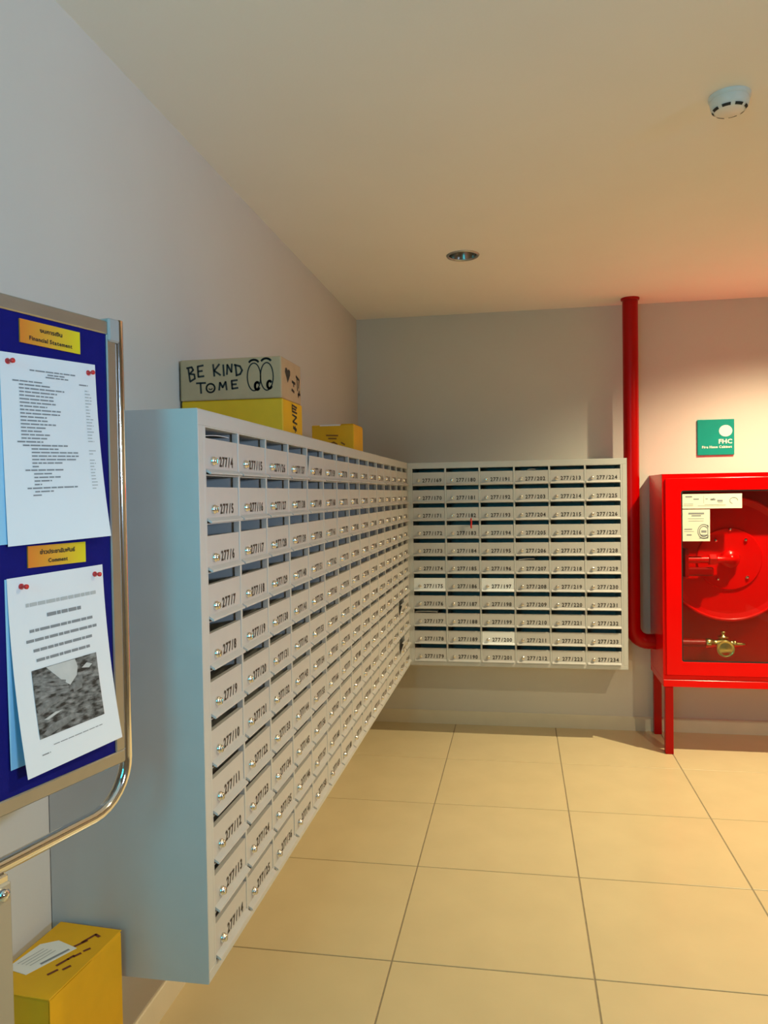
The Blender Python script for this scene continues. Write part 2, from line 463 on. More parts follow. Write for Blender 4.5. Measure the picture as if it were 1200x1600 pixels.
REFLECTING = {175, 197, 200}  # doors that carry the painted-in window reflection
bank('mailbox_bank', 'long pale grey metal bank of mailboxes, fifteen columns wide, along the left wall',
     (-0.634, 1.451, ZB), math.radians(90), 4, 15, 0.036, 0.1933, 0.0, 0.348, ajar={154: 16, 156: 20, 48: 6})
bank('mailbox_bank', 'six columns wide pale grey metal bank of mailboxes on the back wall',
     (-0.634, 4.389, ZB), 0.0, 169, 6, 0.025, 0.1945, 0.030, 0.305, white=REFLECTING)

# post left in some slots: thin folded sheets
def slot_letter(name, label, left, col, row, x0, x1, tilt, mname, out=0.01, dz=0.004):
    lead, pitch = (0.036, 0.1933) if left else (0.025, 0.1945)
    z = ZB + CELL_TOP - row * RP - SLOT + dz
    a = lead + col * pitch
    m = MB()
    vs = []
    for i in range(7):
        f = i / 6.0
        x = a + x0 + (x1 - x0) * f
        bow = 0.003 * math.sin(math.pi * f)
        vs += [(x, -out, z + tilt * f + bow), (x, 0.16, z + tilt * f + bow + 0.002), (x, -out, z + tilt * f + bow + 0.0014), (x, 0.16, z + tilt * f + bow + 0.0034)]
    fs = []
    for i in range(6):
        p = 4 * i; q = p + 4
        fs += [(p, q, q + 1, p + 1), (p + 2, p + 3, q + 3, q + 2), (p, p + 2, q + 2, q), (p + 1, q + 1, q + 3, p + 3)]
    fs += [(0, 1, 3, 2), (24, 26, 27, 25)]
    m.add(vs, fs)
    o = obj(name, m, mname)
    if left: o.location = (-0.634, 1.451, 0); o.rotation_euler = (0, 0, math.radians(90))
    else: o.location = (-0.634, 4.389, 0)
    tag(o, label, 'letter', 'letters in the mailbox slots')
    return o
slot_letter('folded_letter', 'white folded letter in the slot of mailbox 277/4, nearest upper corner', True, 0, 0, 0.02, 0.165, 0.006, 'paper', -0.012, 0.004)
slot_letter('folded_letter', 'white letter in the slot of mailbox 277/207 on the back wall', False, 3, 5, 0.02, 0.11, 0.006, 'paper', 0.002, 0.001)
slot_letter('folded_letter', 'pale letter in the slot of mailbox 277/177 on the back wall', False, 0, 8, 0.01, 0.14, 0.0, 'label_white', 0.0, 0.005)
slot_letter('folded_letter', 'small white paper in the top slot of mailbox 277/202 on the back wall', False, 3, 0, 0.075, 0.12, 0.002, 'paper', 0.0, 0.002)
# short red ribbon hanging out of a slot on the back wall
rx, rz_ = -0.634 + 0.025 + 0.1945 + 0.146, ZB + CELL_TOP - 3 * RP
m = MB(); vs = []
for (dx, y, z) in ((0.0, 4.40, rz_ - 0.012), (0.001, 4.386, rz_ - 0.018), (-0.001, 4.372, rz_ - 0.002), (0.000, 4.366, rz_ + 0.014), (0.002, 4.369, rz_ - 0.006), (-0.001, 4.372, rz_ - 0.024), (0.001, 4.374, rz_ - 0.042)):
    vs.append((rx + dx, y, z))
tag(obj('ribbon', m.tube(vs, 0.0045, 8), 'pin_red'), 'short red ribbon hanging from the slot of mailbox 277/183', 'ribbon')

# ------------------------------------------------------------------ boxes on the mailboxes
def stroke(m, pts, to3, w=0.004, closed=False):
    """flat pen stroke along 2-D points; to3 maps (a, b) to 3-D"""
    n = len(pts)
    for i in range(n if closed else n - 1):
        p = Vector(pts[i]); q = Vector(pts[(i + 1) % n]); d = (q - p)
        if d.length < 1e-6: continue
        d.normalize(); s = Vector((-d.y, d.x)) * w / 2
        p = p - d * w * 0.25; q = q + d * w * 0.25
        m.add([to3(*(p - s)), to3(*(q - s)), to3(*(q + s)), to3(*(p + s))], [(0, 1, 2, 3)])
def arc(cx, cy, rx, ry, a0, a1, n=16):
    return [(cx + rx * math.cos(math.radians(a0 + (a1 - a0) * i / n)), cy + ry * math.sin(math.radians(a0 + (a1 - a0) * i / n))) for i in range(n + 1)]

# brown box with hand drawn lettering
bx0, bx1, by0, by1, bz0, bz1 = -0.978, -0.668, 2.125, 2.325, 1.7060, 1.8265
t = thing('cardboard_box', 'brown cardboard box with hand-drawn BE KIND TO ME lettering, on a yellow box', 'box', ((bx0 + bx1) / 2, (by0 + by1) / 2, bz0))
hx, hy, hz = (bx1 - bx0) / 2, (by1 - by0) / 2, bz1 - bz0
obj('carton', MB().box(-hx, hx, -hy, hy, 0, hz, 0.004), 'carton_brown', t)
m = MB()
def fr(a, b): return (-hx + a * 2 * hx, -hy - 0.0006, b * hz)      # a, b in 0..1 over the front face
S = lambda pts, w=0.0055, c=False: stroke(m, [(p[0] * 2 * hx, p[1] * hz) for p in pts], lambda a, b: (-hx + a, -hy - 0.0006, b), w, c)
# B E
S([(0.085, 0.80), (0.10, 0.50)]); S([(0.07, 0.80), (0.12, 0.82), (0.135, 0.75), (0.10, 0.66)]); S([(0.10, 0.66), (0.145, 0.64), (0.15, 0.54), (0.10, 0.47)])
S([(0.18, 0.83), (0.185, 0.58)]); S([(0.18, 0.83), (0.235, 0.85)]); S([(0.183, 0.71), (0.225, 0.72)]); S([(0.185, 0.58), (0.24, 0.59)])
# K I N D
S([(0.335, 0.86), (0.345, 0.58)]); S([(0.395, 0.86), (0.345, 0.71), (0.405, 0.60)])
S([(0.435, 0.84), (0.44, 0.58)])
S([(0.47, 0.61), (0.475, 0.84), (0.515, 0.66), (0.52, 0.85)])
S([(0.555, 0.83), (0.565, 0.58)]); S([(0.545, 0.83), (0.60, 0.79), (0.62, 0.69), (0.60, 0.60), (0.56, 0.57)])
# T O M E
S([(0.165, 0.425), (0.255, 0.425)]); S([(0.205, 0.425), (0.21, 0.18)])
S(arc(0.305, 0.295, 0.042, 0.105, 0, 360, 18), 0.005, True); S(arc(0.305, 0.30, 0.018, 0.04, 200, 340, 6), 0.003)
S([(0.39, 0.24), (0.40, 0.42), (0.425, 0.30), (0.455, 0.43), (0.465, 0.24)])
S([(0.515, 0.45), (0.52, 0.26)]); S([(0.515, 0.45), (0.57, 0.46)]); S([(0.517, 0.36), (0.56, 0.365)]); S([(0.52, 0.26), (0.575, 0.275)])
# two big cartoon eyes
S(arc(0.735, 0.52, 0.065, 0.33, 0, 360, 26), 0.0035, True); S(arc(0.86, 0.52, 0.062, 0.33, 0, 360, 26), 0.0035, True)
S(arc(0.765, 0.30, 0.022, 0.09, 40, 330, 14), 0.007); S(arc(0.885, 0.32, 0.022, 0.09, 40, 330, 14), 0.007)
S(arc(0.735, 0.80, 0.055, 0.13, 35, 145, 8), 0.006); S(arc(0.855, 0.82, 0.055, 0.13, 35, 145, 8), 0.006)
link('front_lettering', m.flat('front_lettering'), 'ink', t)
m = MB()
def sd(a, b): return (hx + 0.0006, -hy + a * 2 * hy, b * hz)
# heart and marks on the end of the box
hp = [(0.30, 0.42), (0.17, 0.66), (0.19, 0.76), (0.26, 0.78), (0.31, 0.72), (0.36, 0.77), (0.43, 0.73), (0.43, 0.64)]
m.add([sd(*p) for p in hp], [list(range(len(hp)))])
for pts in ([(0.52, 0.50), (0.68, 0.48)], [(0.60, 0.48), (0.60, 0.40)], [(0.74, 0.68), (0.90, 0.62), (0.86, 0.42)], [(0.78, 0.66), (0.80, 0.34)], [(0.82, 0.24), (0.94, 0.26)], [(0.50, 0.30), (0.62, 0.26)], [(0.84, 0.18), (0.90, 0.34)]):
    stroke(m, [(p[0] * 2 * hy, p[1] * hz) for p in pts], lambda a, b: (hx + 0.0006, -hy + a, b), 0.008)
link('end_drawing', m.flat('end_drawing'), 'ink', t)

t = thing('cardboard_box', 'mustard yellow cardboard box underneath the brown lettered box', 'box', ((bx0 + bx1) / 2 + 0.002, (by0 + by1) / 2 + 0.002, ZT))
hz2 = bz0 - ZT - 0.0006
obj('carton', MB().box(-hx, hx, -hy, hy, 0, hz2, 0.003), 'carton_yellow', t)
m = MB()
T = lambda pts, w=0.006: stroke(m, [(p[0] * 2 * hy, p[1] * hz2) for p in pts], lambda a, b: (hx + 0.0006, -hy + a, b), w)
T([(0.46, 0.90), (0.46, 0.72)]); T([(0.46, 0.90), (0.70, 0.86)]); T([(0.46, 0.81), (0.66, 0.79)]); T([(0.46, 0.72), (0.70, 0.70)])
T([(0.46, 0.62), (0.68, 0.58)]); T([(0.68, 0.58), (0.48, 0.42)]); T([(0.48, 0.42), (0.70, 0.38)]); T([(0.50, 0.26), (0.66, 0.20)], 0.010); T([(0.60, 0.30), (0.60, 0.12)])
link('printed_marks', m.flat('printed_marks'), 'ink', t)

cx0, cx1, cy0, cy1 = -0.847, -0.668, 3.10, 3.285
t = thing('cardboard_box', 'small dark yellow cardboard box lying alone on the far part of the mailboxes', 'box', ((cx0 + cx1) / 2, (cy0 + cy1) / 2, ZT))
ux, uy, uz = (cx1 - cx0) / 2, (cy1 - cy0) / 2, 0.112
obj('carton', MB().box(-ux, ux, -uy, uy, 0, uz, 0.003), 'carton_yellow', t)
obj('flap', MB().box(-ux + 0.125, ux - 0.002, -uy, uy, uz, uz + 0.003, 0.001), 'carton_yellow', t)
obj('shipping_label', MB().box(-ux + 0.035, -ux + 0.122, -uy - 0.001, uy - 0.05, uz - 0.004, uz + 0.0012), 'label_white', t)
m = MB()
for pts in ([(0.35, 0.62), (0.62, 0.60)], [(0.40, 0.5), (0.58, 0.49)], [(0.42, 0.30), (0.52, 0.36), (0.60, 0.28)], [(0.70, 0.34), (0.78, 0.26)]):
    stroke(m, [(p[0] * 2 * ux, p[1] * uz) for p in pts], lambda a, b: (-ux + a, -uy - 0.0006, b), 0.006)
mat('print_brown', (0.25, 0.10, 0.01), 0.6)
link('printed_marks', m.flat('printed_marks'), 'print_brown', t)

# tall parcel on the floor against the mailbox bank
fx0, fx1, fy0, fy1, fh = -0.968, -0.815, 1.205, 1.443, 0.535
t = thing('parcel_box', 'tall mustard yellow parcel box on the floor under the notice board', 'box', (-0.893, 1.326, 0), math.radians(-4))
wx, wy = 0.072, 0.112
obj('carton', MB().box(-wx, wx, -wy, wy, 0, fh, 0.003), 'carton_yellow', t)
obj('top_flap', MB().box(-wx, wx, -wy, wy, fh, fh + 0.0025, 0.0008), 'carton_yellow', t)
obj('corner_fold', MB().box(wx, wx + 0.0012, -wy, wy - 0.10, 0.0, fh), 'carton_yellow', t)
lb = obj('shipping_label', MB().prism([(-0.068, -0.052), (-0.018, -0.060), (0.022, 0.035), (-0.030, 0.050), (-0.058, 0.030)], 2, fh + 0.0027, fh + 0.0034), 'label_white', t)
m = MB(); stroke(m, [(-0.012, -0.025), (0.010, 0.026)], lambda a, b: (a, b, fh + 0.0040), 0.006)
for k in range(4):
    stroke(m, [(-0.056 + k * 0.009, -0.035), (-0.040 + k * 0.009, 0.018)], lambda a, b: (a, b, fh + 0.0040), 0.0012)
link('label_print', m.flat('label_print'), 'ink_soft', lb)
m = MB()
for pts in ([(0.020, 0.055), (0.030, 0.085), (0.042, 0.080)], [(0.014, 0.040), (0.026, 0.062)], [(0.034, 0.010), (0.040, 0.022)], [(0.020, -0.022), (0.028, 0.000), (0.032, 0.012)], [(0.040, -0.030), (0.046, -0.018)], [(0.022, -0.050), (0.030, -0.034)], [(0.042, 0.030), (0.048, 0.040)]):
    stroke(m, pts, lambda a, b: (a, b, fh + 0.0031), 0.006)
mat('print_dark_red', (0.16, 0.03, 0.01), 0.6)
link('printed_marks', m.flat('printed_marks'), 'print_dark_red', t)

# ------------------------------------------------------------------ notice board on its stand
BP = Vector((-0.717, 1.229, 0)); BTH = math.radians(14.3)
def on_board(o):            # board-local frame: x along the board (away from the viewer), y = into the board, z up
    o.location = BP; o.rotation_euler = (0, 0, math.pi / 2 - BTH)
t = thing('notice_board', 'blue felt notice board in an aluminium frame on a chrome tube stand', 'notice board'); on_board(t)
SL = -0.85                   # near end of the board
obj('felt_panel', MB().box(SL + 0.02, 0.019, 0.0, 0.012, 0.969, 1.714), 'board_felt', t)
obj('frame_rail', MB().box(SL, 0.040, -0.004, 0.018, 1.712, 1.735, 0.002), 'aluminium', t)
obj('frame_rail', MB().box(SL, 0.040, -0.004, 0.018, 0.949, 0.972, 0.002), 'aluminium', t)
obj('frame_stile', MB().box(0.018, 0.040, -0.004, 0.018, 0.972, 1.712, 0.002), 'aluminium', t)
obj('frame_stile', MB().box(SL, SL + 0.022, -0.004, 0.018, 0.972, 1.712, 0.002), 'aluminium', t)
obj('corner_clip', MB().box(0.020, 0.047, -0.008, 0.020, 1.700, 1.741, 0.003), 'plastic_grey', t)
# chrome tube: down the far side, round the corner, along under the board and up the near side
bend = 0.085
pts = [(0.052, 0.006, 1.742 - i * 0.05) for i in range(15)] + [(0.052, 0.006, 0.872 + bend)]
for i in range(1, 9):
    a = math.pi / 2 * i / 8
    pts.append((0.052 - bend + bend * math.cos(a), 0.006, 0.872 + bend - bend * math.sin(a)))
for i in range(1, 11): pts.append((0.052 - bend + (SL - 0.012 + 2 * bend - 0.052) * i / 10, 0.006, 0.872))
for i in range(1, 9):
    a = math.pi / 2 * i / 8
    pts.append((SL - 0.012 + bend - bend * math.sin(a), 0.006, 0.872 + bend - bend * math.cos(a)))
pts.append((SL - 0.012, 0.006, 1.742))
obj('tube_frame', MB().tube(pts, 0.0115, 16), 'chrome', t)
for s in (-0.228, -0.60):
    lg = obj('leg', MB().box(s - 0.018, s + 0.018, -0.012, 0.024, 0.03, 0.852, 0.003), 'post_paint', t)
    obj('bolt', MB().lathe([(0.010, 0.0), (0.010, 0.006), (0.006, 0.010), (0.0, 0.011)], (s, -0.012, 0.838), (0, -1, 0), 14), 'chrome', lg)
    obj('bracket', MB().box(s - 0.016, s + 0.016, -0.008, 0.020, 0.848, 0.8625, 0.002), 'chrome', lg)
    obj('foot', MB().box(s - 0.02, s + 0.02, -0.19, 0.16, 0.0, 0.03, 0.004), 'post_paint', t)

def page_point(c, a, b, off=0.0):
    """c: corner positions TL, TR, BL, BR as (s, z, lift)"""
    e = b * b          # sheets bow away from the board towards their lower edge
    tl, tr, bl, br = c
    s = (tl[0] * (1 - a) + tr[0] * a) * (1 - b) + (bl[0] * (1 - a) + br[0] * a) * b
    z = (tl[1] * (1 - a) + tr[1] * a) * (1 - b) + (bl[1] * (1 - a) + br[1] * a) * b
    l = (tl[2] * (1 - a) + tr[2] * a) * (1 - e) + (bl[2] * (1 - a) + br[2] * a) * e + 0.002
    return (s, -l - off, z)
def page(name, label, c, mname):
    NA, NB = 6, 10
    m = MB()
    vs = [page_point(c, i / NA, j / NB) for j in range(NB + 1) for i in range(NA + 1)]
    fs = [(j * (NA + 1) + i, (j + 1) * (NA + 1) + i, (j + 1) * (NA + 1) + i + 1, j * (NA + 1) + i + 1) for j in range(NB) for i in range(NA)]
    o = link(name, m.add(vs, fs, True).flat(name), mname)
    sol = o.modifiers.new('thickness', 'SOLIDIFY'); sol.thickness = 0.0003; sol.offset = -1
    on_board(o)
    return tag(o, label, 'paper', 'sheets pinned to the notice board')
def print_lines(parent, c, rows, mname, name):
    m = MB()
    for (a0, a1, b, h) in rows:
        a = a0
        while a < a1 - 0.004:
            w = min(random.uniform(0.03, 0.10), a1 - a)
            n = max(1, int(w / 0.03))
            for k in range(n):
                p, q = a + w * k / n, a + w * (k + 1) / n
                m.add([page_point(c, p, b + h / 2, 0.0006), page_point(c, q, b + h / 2, 0.0006), page_point(c, q, b - h / 2, 0.0006), page_point(c, p, b - h / 2, 0.0006)], [(0, 1, 2, 3)])
            a += w + 0.009
    return link(name, m.flat(name), mname, parent)
C1 = [(-0.200, 1.647, 0.001), (-0.010, 1.654, 0.001), (-0.196, 1.353, 0.004), (-0.003, 1.359, 0.022)]
C1b = [(-0.206, 1.646, 0.0), (-0.014, 1.652, 0.0), (-0.208, 1.356, 0.001), (-0.012, 1.360, 0.008)]
C2 = [(-0.197, 1.304, 0.000), (-0.003, 1.309, 0.000), (-0.190, 0.999, 0.026), (0.008, 1.006, 0.026)]
C2b = [(-0.200, 1.303, -0.001), (-0.006, 1.306, -0.001), (-0.200, 1.013, 0.002), (-0.006, 1.016, 0.003)]
page('notice_sheet', 'light blue backing sheet behind the upper typed notice', C1b, 'paper_blue')
p1 = page('notice_sheet', 'white typed notice with a column of figures, upper sheet on the blue board', C1, 'paper')
rows = [(0.28, 0.76, 0.078, 0.007), (0.46, 0.64, 0.094, 0.007), (0.44, 0.68, 0.108, 0.007), (0.11, 0.40, 0.140, 0.007), (0.80, 0.90, 0.128, 0.007)]
b = 0.158
for wd in (0.32, 0.46, 0.38, 0.34, 0.34, 0.36, 0.27, 0.41, 0.40, 0.26, 0.27, 0.35, 0.25, 0.20, 0.29, 0.25):
    rows.append((0.17, 0.17 + wd, b, 0.0075)); b += 0.0188
rows.append((0.13, 0.38, b, 0.008)); b += 0.0188
rows.append((0.18, 0.63, b, 0.008)); b += 0.0188
for wd in (0.27, 0.48, 0.48, 0.46, 0.30, 0.06):
    rows.append((0.26, 0.26 + wd, b, 0.0075)); b += 0.0188
rows.append((0.19, 0.57, b, 0.008)); b += 0.020
for wd in (0.18, 0.26, 0.17, 0.07):
    rows.append((0.27, 0.27 + wd, b, 0.0075)); b += 0.019
rows.append((0.20, 0.70, b, 0.008)); b += 0.019
rows += [(0.27, 0.45, b, 0.0075), (0.25, 0.33, b + 0.019, 0.007)]
print_lines(p1, C1, rows, 'ink_soft', 'typed_lines')
fig = []
for k in range(32):
    if k in (17, 18, 21): continue
    fig.append((0.86, 0.92 + random.uniform(-0.02, 0.02), 0.160 + k * 0.0180, 0.006))
print_lines(p1, C1, fig, 'ink_pale', 'figure_column')
page('notice_sheet', 'light blue sheet hanging behind the lower notice', C2b, 'paper_blue')
p2 = page('notice_sheet', 'white sheet with a grey printed photograph, lower sheet on the blue board', C2, 'paper')
print_lines(p2, C2, [(0.16, 0.90, 0.150, 0.019)], 'ink_pale', 'heading')
print_lines(p2, C2, [(0.36, 0.72, 0.218, 0.019)], 'ink_soft', 'heading')
print_lines(p2, C2, [(0.18, 0.84, 0.285, 0.015), (0.14, 0.88, 0.335, 0.015), (0.20, 0.82, 0.388, 0.015), (0.22, 0.78, 0.440, 0.015)], 'ink_soft', 'text_lines')
def quad_on_page(poly, off, mname, name, par=p2):
    m = MB()
    m.add([page_point(C2, a, b, off) for a, b in poly], [list(range(len(poly)))])
    return link(name, m.flat(name), mname, par)
def grid_on_page(a0, a1, b0, b1, off, mname, name, par=p2, N=6):
    vs = [page_point(C2, a0 + (a1 - a0) * i / N, b0 + (b1 - b0) * j / N, off) for j in range(N + 1) for i in range(N + 1)]
    fs = [(j * (N + 1) + i, (j + 1) * (N + 1) + i, (j + 1) * (N + 1) + i + 1, j * (N + 1) + i + 1) for j in range(N) for i in range(N)]
    return link(name, MB().add(vs, fs).flat(name), mname, par)
grid_on_page(0.16, 0.84, 0.485, 0.835, 0.0008, 'photo_print', 'printed_photo')
quad_on_page([(0.30, 0.487), (0.44, 0.575), (0.52, 0.615), (0.60, 0.575), (0.62, 0.53), (0.60, 0.487)], 0.0012, 'photo_sky', 'photo_sky')
for (a, b0, b1) in ((0.0, 0.515, 0.575), (1.0, 0.545, 0.590), (2.0, 0.575, 0.605), (3.0, 0.605, 0.620)):    # balcony lines of the printed building
    quad_on_page([(0.17, b0 + 0.004), (0.17, b0 + 0.016), (0.50, b1 + 0.016 + 0.006), (0.50, b1 + 0.010)], 0.0012, 'photo_mid', 'photo_building')
quad_on_page([(0.54, 0.625), (0.55, 0.66), (0.64, 0.65), (0.66, 0.58)], 0.0012, 'photo_mid', 'photo_building')
quad_on_page([(0.17, 0.69), (0.30, 0.655), (0.42, 0.66), (0.44, 0.675), (0.30, 0.690), (0.18, 0.715)], 0.0012, 'photo_mid', 'photo_car')
quad_on_page([(0.22, 0.745), (0.34, 0.725), (0.40, 0.730), (0.26, 0.752)], 0.0012, 'photo_sky', 'photo_car')
quad_on_page([(0.19, 0.815), (0.30, 0.780), (0.52, 0.765), (0.62, 0.790), (0.45, 0.800), (0.24, 0.832)], 0.0012, 'photo_mid', 'photo_road')
quad_on_page([(0.66, 0.545), (0.72, 0.525), (0.78, 0.540), (0.74, 0.555)], 0.0012, 'photo_sky', 'photo_tree_gap')
print_lines(p2, C2, [(0.28, 0.80, 0.885, 0.004), (0.16, 0.24, 0.915, 0.006)], 'ink_soft', 'footer_lines')

def header_card(label, s0, s1, z0, z1, lines):
    o = obj('header_card', MB().box(s0, s1, -0.003, -0.0005, z0, z1), 'header_print'); on_board(o)
    tag(o, label, 'card', 'header cards on the notice board')
    for (txt, w, h, z) in lines:
        vs, fs, ww = text_2d(txt, w, h)
        x = (s0 + s1) / 2 - ww / 2
        link('card_print', MB().add([(x + v[0], -0.0036, z + v[1]) for v in vs], fs).flat('card_print'), 'ink', o)
header_card('orange and yellow header card at the top of the blue board', -0.162, -0.042, 1.667, 1.7035, [('\u0e07\u0e1a\u0e01\u0e32\u0e23\u0e40\u0e07\u0e34\u0e19', 0.046, 0.0060, 1.6885), ('Financial Statement', 0.086, 0.0062, 1.6735)])
header_card('orange and yellow header card between the two white notices', -0.158, -0.041, 1.317, 1.351, [('\u0e02\u0e48\u0e32\u0e27\u0e1b\u0e23\u0e30\u0e0a\u0e32\u0e2a\u0e31\u0e21\u0e1e\u0e31\u0e19\u0e18\u0e4c', 0.072, 0.0062, 1.3370), ('Comment', 0.040, 0.0062, 1.3230)])
def pin(label, s, z):
    o = obj('push_pin', MB().lathe([(0.0045, 0.0), (0.0045, 0.002), (0.0022, 0.004), (0.0020, 0.008), (0.0038, 0.010), (0.0038, 0.013), (0.0, 0.0135)], (s, -0.0025, z), (0, -1, 0), 12), 'pin_red'); on_board(o)
    tag(o, label, 'push pin', 'red push pins on the notice board')
pin('red push pin in the left corner of the upper white notice', -0.186, 1.634)
pin('red push pin in the right corner of the upper white notice', -0.026, 1.638)
pin('red push pin in the left corner of the lower white sheet', -0.172, 1.290)
pin('red push pin in the right corner of the lower white sheet', -0.022, 1.294)

# ------------------------------------------------------------------ red riser pipe
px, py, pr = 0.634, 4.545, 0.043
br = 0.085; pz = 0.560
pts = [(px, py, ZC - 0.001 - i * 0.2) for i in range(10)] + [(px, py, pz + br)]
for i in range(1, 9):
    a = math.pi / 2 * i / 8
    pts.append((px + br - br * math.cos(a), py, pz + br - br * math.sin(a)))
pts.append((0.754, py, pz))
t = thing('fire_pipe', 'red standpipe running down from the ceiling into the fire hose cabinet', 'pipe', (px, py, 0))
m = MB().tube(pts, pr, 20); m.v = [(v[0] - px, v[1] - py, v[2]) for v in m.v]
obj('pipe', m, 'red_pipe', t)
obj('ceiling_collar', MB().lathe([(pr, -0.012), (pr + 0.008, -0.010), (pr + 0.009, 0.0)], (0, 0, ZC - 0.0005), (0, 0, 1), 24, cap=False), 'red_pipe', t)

# ------------------------------------------------------------------ FHC sign
t = thing('wall_sign', 'square teal FHC fire hose cabinet sign on the wall above the red cabinet', 'sign', (1.122, YB, 1.722))
obj('plate', MB().box(-0.1005, 0.1005, -0.014, 0, -0.1025, 0.1025, 0.002), 'sign_teal', t)
m = MB(); nn = 28
m.add([(0.053 + 0.036 * math.cos(2 * math.pi * k / nn), -0.0146, 0.036 + 0.033 * math.sin(2 * math.pi * k / nn)) for k in range(nn)], [list(range(nn))])
link('round_pictogram', m.flat('round_pictogram'), 'sign_white', t)
vs, fs, w = text_2d('FHC', 0.076, 0.024)
link('sign_lettering', MB().add([(0.015 + v[0], -0.0146, -0.036 + v[1]) for v in vs], fs).flat('sign_lettering'), 'sign_white', t)
vs, fs, w = text_2d('Fire Hose Cabinet', 0.164, 0.0135)
link('sign_lettering', MB().add([(-0.076 + v[0], -0.0146, -0.062 + v[1]) for v in vs], fs).flat('sign_lettering'), 'sign_white', t)

# ------------------------------------------------------------------ fire hose cabinet
X0, X1, Y0, Y1, Z0, Z1 = 0.755, 1.66, 4.287, 4.694, 0.405, 1.505
t = thing('fire_hose_cabinet', 'glossy red fire hose cabinet with glass door standing on four legs', 'fire cabinet', ((X0 + X1) / 2, (Y0 + Y1) / 2, 0))
ox, oy = (X0 + X1) / 2, (Y0 + Y1) / 2
def fobj(name, mb, mname, parent=t):
    mb.v = [(v[0] - ox, v[1] - oy, v[2]) for v in mb.v]
    return obj(name, mb, mname, parent)
th = 0.002
fobj('side_panel', MB().box(X0, X0 + th, Y0 + 0.022, Y1, Z0, Z1), 'red_enamel')
fobj('side_panel', MB().box(X1 - th, X1, Y0 + 0.022, Y1, Z0, Z1), 'red_enamel')
fobj('top_panel', MB().box(X0 - 0.002, X1 + 0.002, Y0 + 0.004, Y1, Z1, Z1 + 0.003, 0.001), 'red_enamel')
fobj('bottom_panel', MB().box(X0 + th, X1 - th, Y0 + 0.022, Y1, Z0, Z0 + th), 'red_enamel')
fobj('back_panel', MB().box(X0 + th, X1 - th, Y1 - th, Y1, Z0 + th, Z1), 'red_enamel')
# fixed front surround
m = MB()
m.box(X0, X1, Y0 + 0.006, Y0 + 0.022, Z1 - 0.018, Z1, 0.002); m.box(X0, X1, Y0 + 0.006, Y0 + 0.022, Z0, Z0 + 0.024, 0.002)
m.box(X0, X0 + 0.018, Y0 + 0.006, Y0 + 0.022, Z0 + 0.024, Z1 - 0.018, 0.002); m.box(X1 - 0.018, X1, Y0 + 0.006, Y0 + 0.022, Z0 + 0.024, Z1 - 0.018, 0.002)
fobj('front_surround', m, 'red_enamel')
# door: frame, rubber gasket, glass, stickers
DX0, DX1, DZ0, DZ1 = X0 + 0.016, X1 - 0.016, Z0 + 0.026, Z1 - 0.020
GX0, GX1, GZ0, GZ1 = 0.850, 1.565, 0.503, 1.418
def rring(x0, x1, z0, z1, r, n=6):
    pts = []
    for cx, cz, a0 in ((x1 - r, z1 - r, 0), (x0 + r, z1 - r, 90), (x0 + r, z0 + r, 180), (x1 - r, z0 + r, 270)):
        for k in range(n + 1):
            a = math.radians(a0 + 90 * k / n); pts.append((cx + r * math.cos(a), cz + r * math.sin(a)))
    return pts
def frame_mb(outer, inner, y0, y1):
    n = len(outer); m = MB()
    vs = [(p[0], y0, p[1]) for p in outer] + [(p[0], y0, p[1]) for p in inner] + [(p[0], y1, p[1]) for p in outer] + [(p[0], y1, p[1]) for p in inner]
    fs = []
    for i in range(n):
        j = (i + 1) % n
        fs += [(i, j, n + j, n + i), (2 * n + i, 3 * n + i, 3 * n + j, 2 * n + j), (i, 2 * n + i, 2 * n + j, j), (n + i, n + j, 3 * n + j, 3 * n + i)]
    return m.add(vs, fs)
door = fobj('door', frame_mb(rring(DX0, DX1, DZ0, DZ1, 0.004), rring(GX0, GX1, GZ0, GZ1, 0.012), Y0 - 0.004, Y0 + 0.018), 'red_enamel')
bv = door.modifiers.new('bevel', 'BEVEL'); bv.width = 0.0022; bv.segments = 2; bv.limit_method = 'ANGLE'
fobj('gasket', frame_mb(rring(GX0 - 0.001, GX1 + 0.001, GZ0 - 0.001, GZ1 + 0.001, 0.012), rring(GX0 + 0.006, GX1 - 0.006, GZ0 + 0.006, GZ1 - 0.006, 0.010), Y0 - 0.001, Y0 + 0.012), 'black_rubber', door)
fobj('glass_pane', MB().box(GX0 + 0.002, GX1 - 0.002, Y0 + 0.004, Y0 + 0.008, GZ0 + 0.002, GZ1 - 0.002), 'clear_glass', door)
st = fobj('instruction_sticker', MB().box(0.858, 1.156, Y0 + 0.0025, Y0 + 0.0038, 1.322, 1.399), 'sticker_cream', door)
m = MB(); sx = lambda a, b: (a - ox, Y0 + 0.0020 - oy, b)
for (x0_, x1_, z_, h_) in ((0.875, 0.905, 1.385, 0.008), (0.915, 0.940, 1.372, 0.006), (0.865, 0.912, 1.346, 0.002), (0.865, 0.912, 1.338, 0.002), (0.975, 0.985, 1.372, 0.004), (1.000, 1.022, 1.369, 0.008), (1.035, 1.058, 1.362, 0.010), (1.036, 1.060, 1.352, 0.002), (0.935, 1.075, 1.336, 0.0015), (0.970, 1.075, 1.342, 0.0015)):
    stroke(m, [(x0_, z_), (x1_, z_)], sx, h_)
stroke(m, arc(1.115, 1.362, 0.020, 0.016, 0, 250, 14), sx, 0.003); stroke(m, [(0.965, 1.35), (0.965, 1.39)], sx, 0.0015); stroke(m, [(1.005, 1.366), (1.016, 1.376)], sx, 0.004)
link('sticker_print', m.flat('sticker_print'), 'ink_soft', st)
st = fobj('warning_sticker', MB().box(0.858, 0.996, Y0 + 0.0025, Y0 + 0.0038, 1.148, 1.317), 'sticker_cream', door)
m = MB()
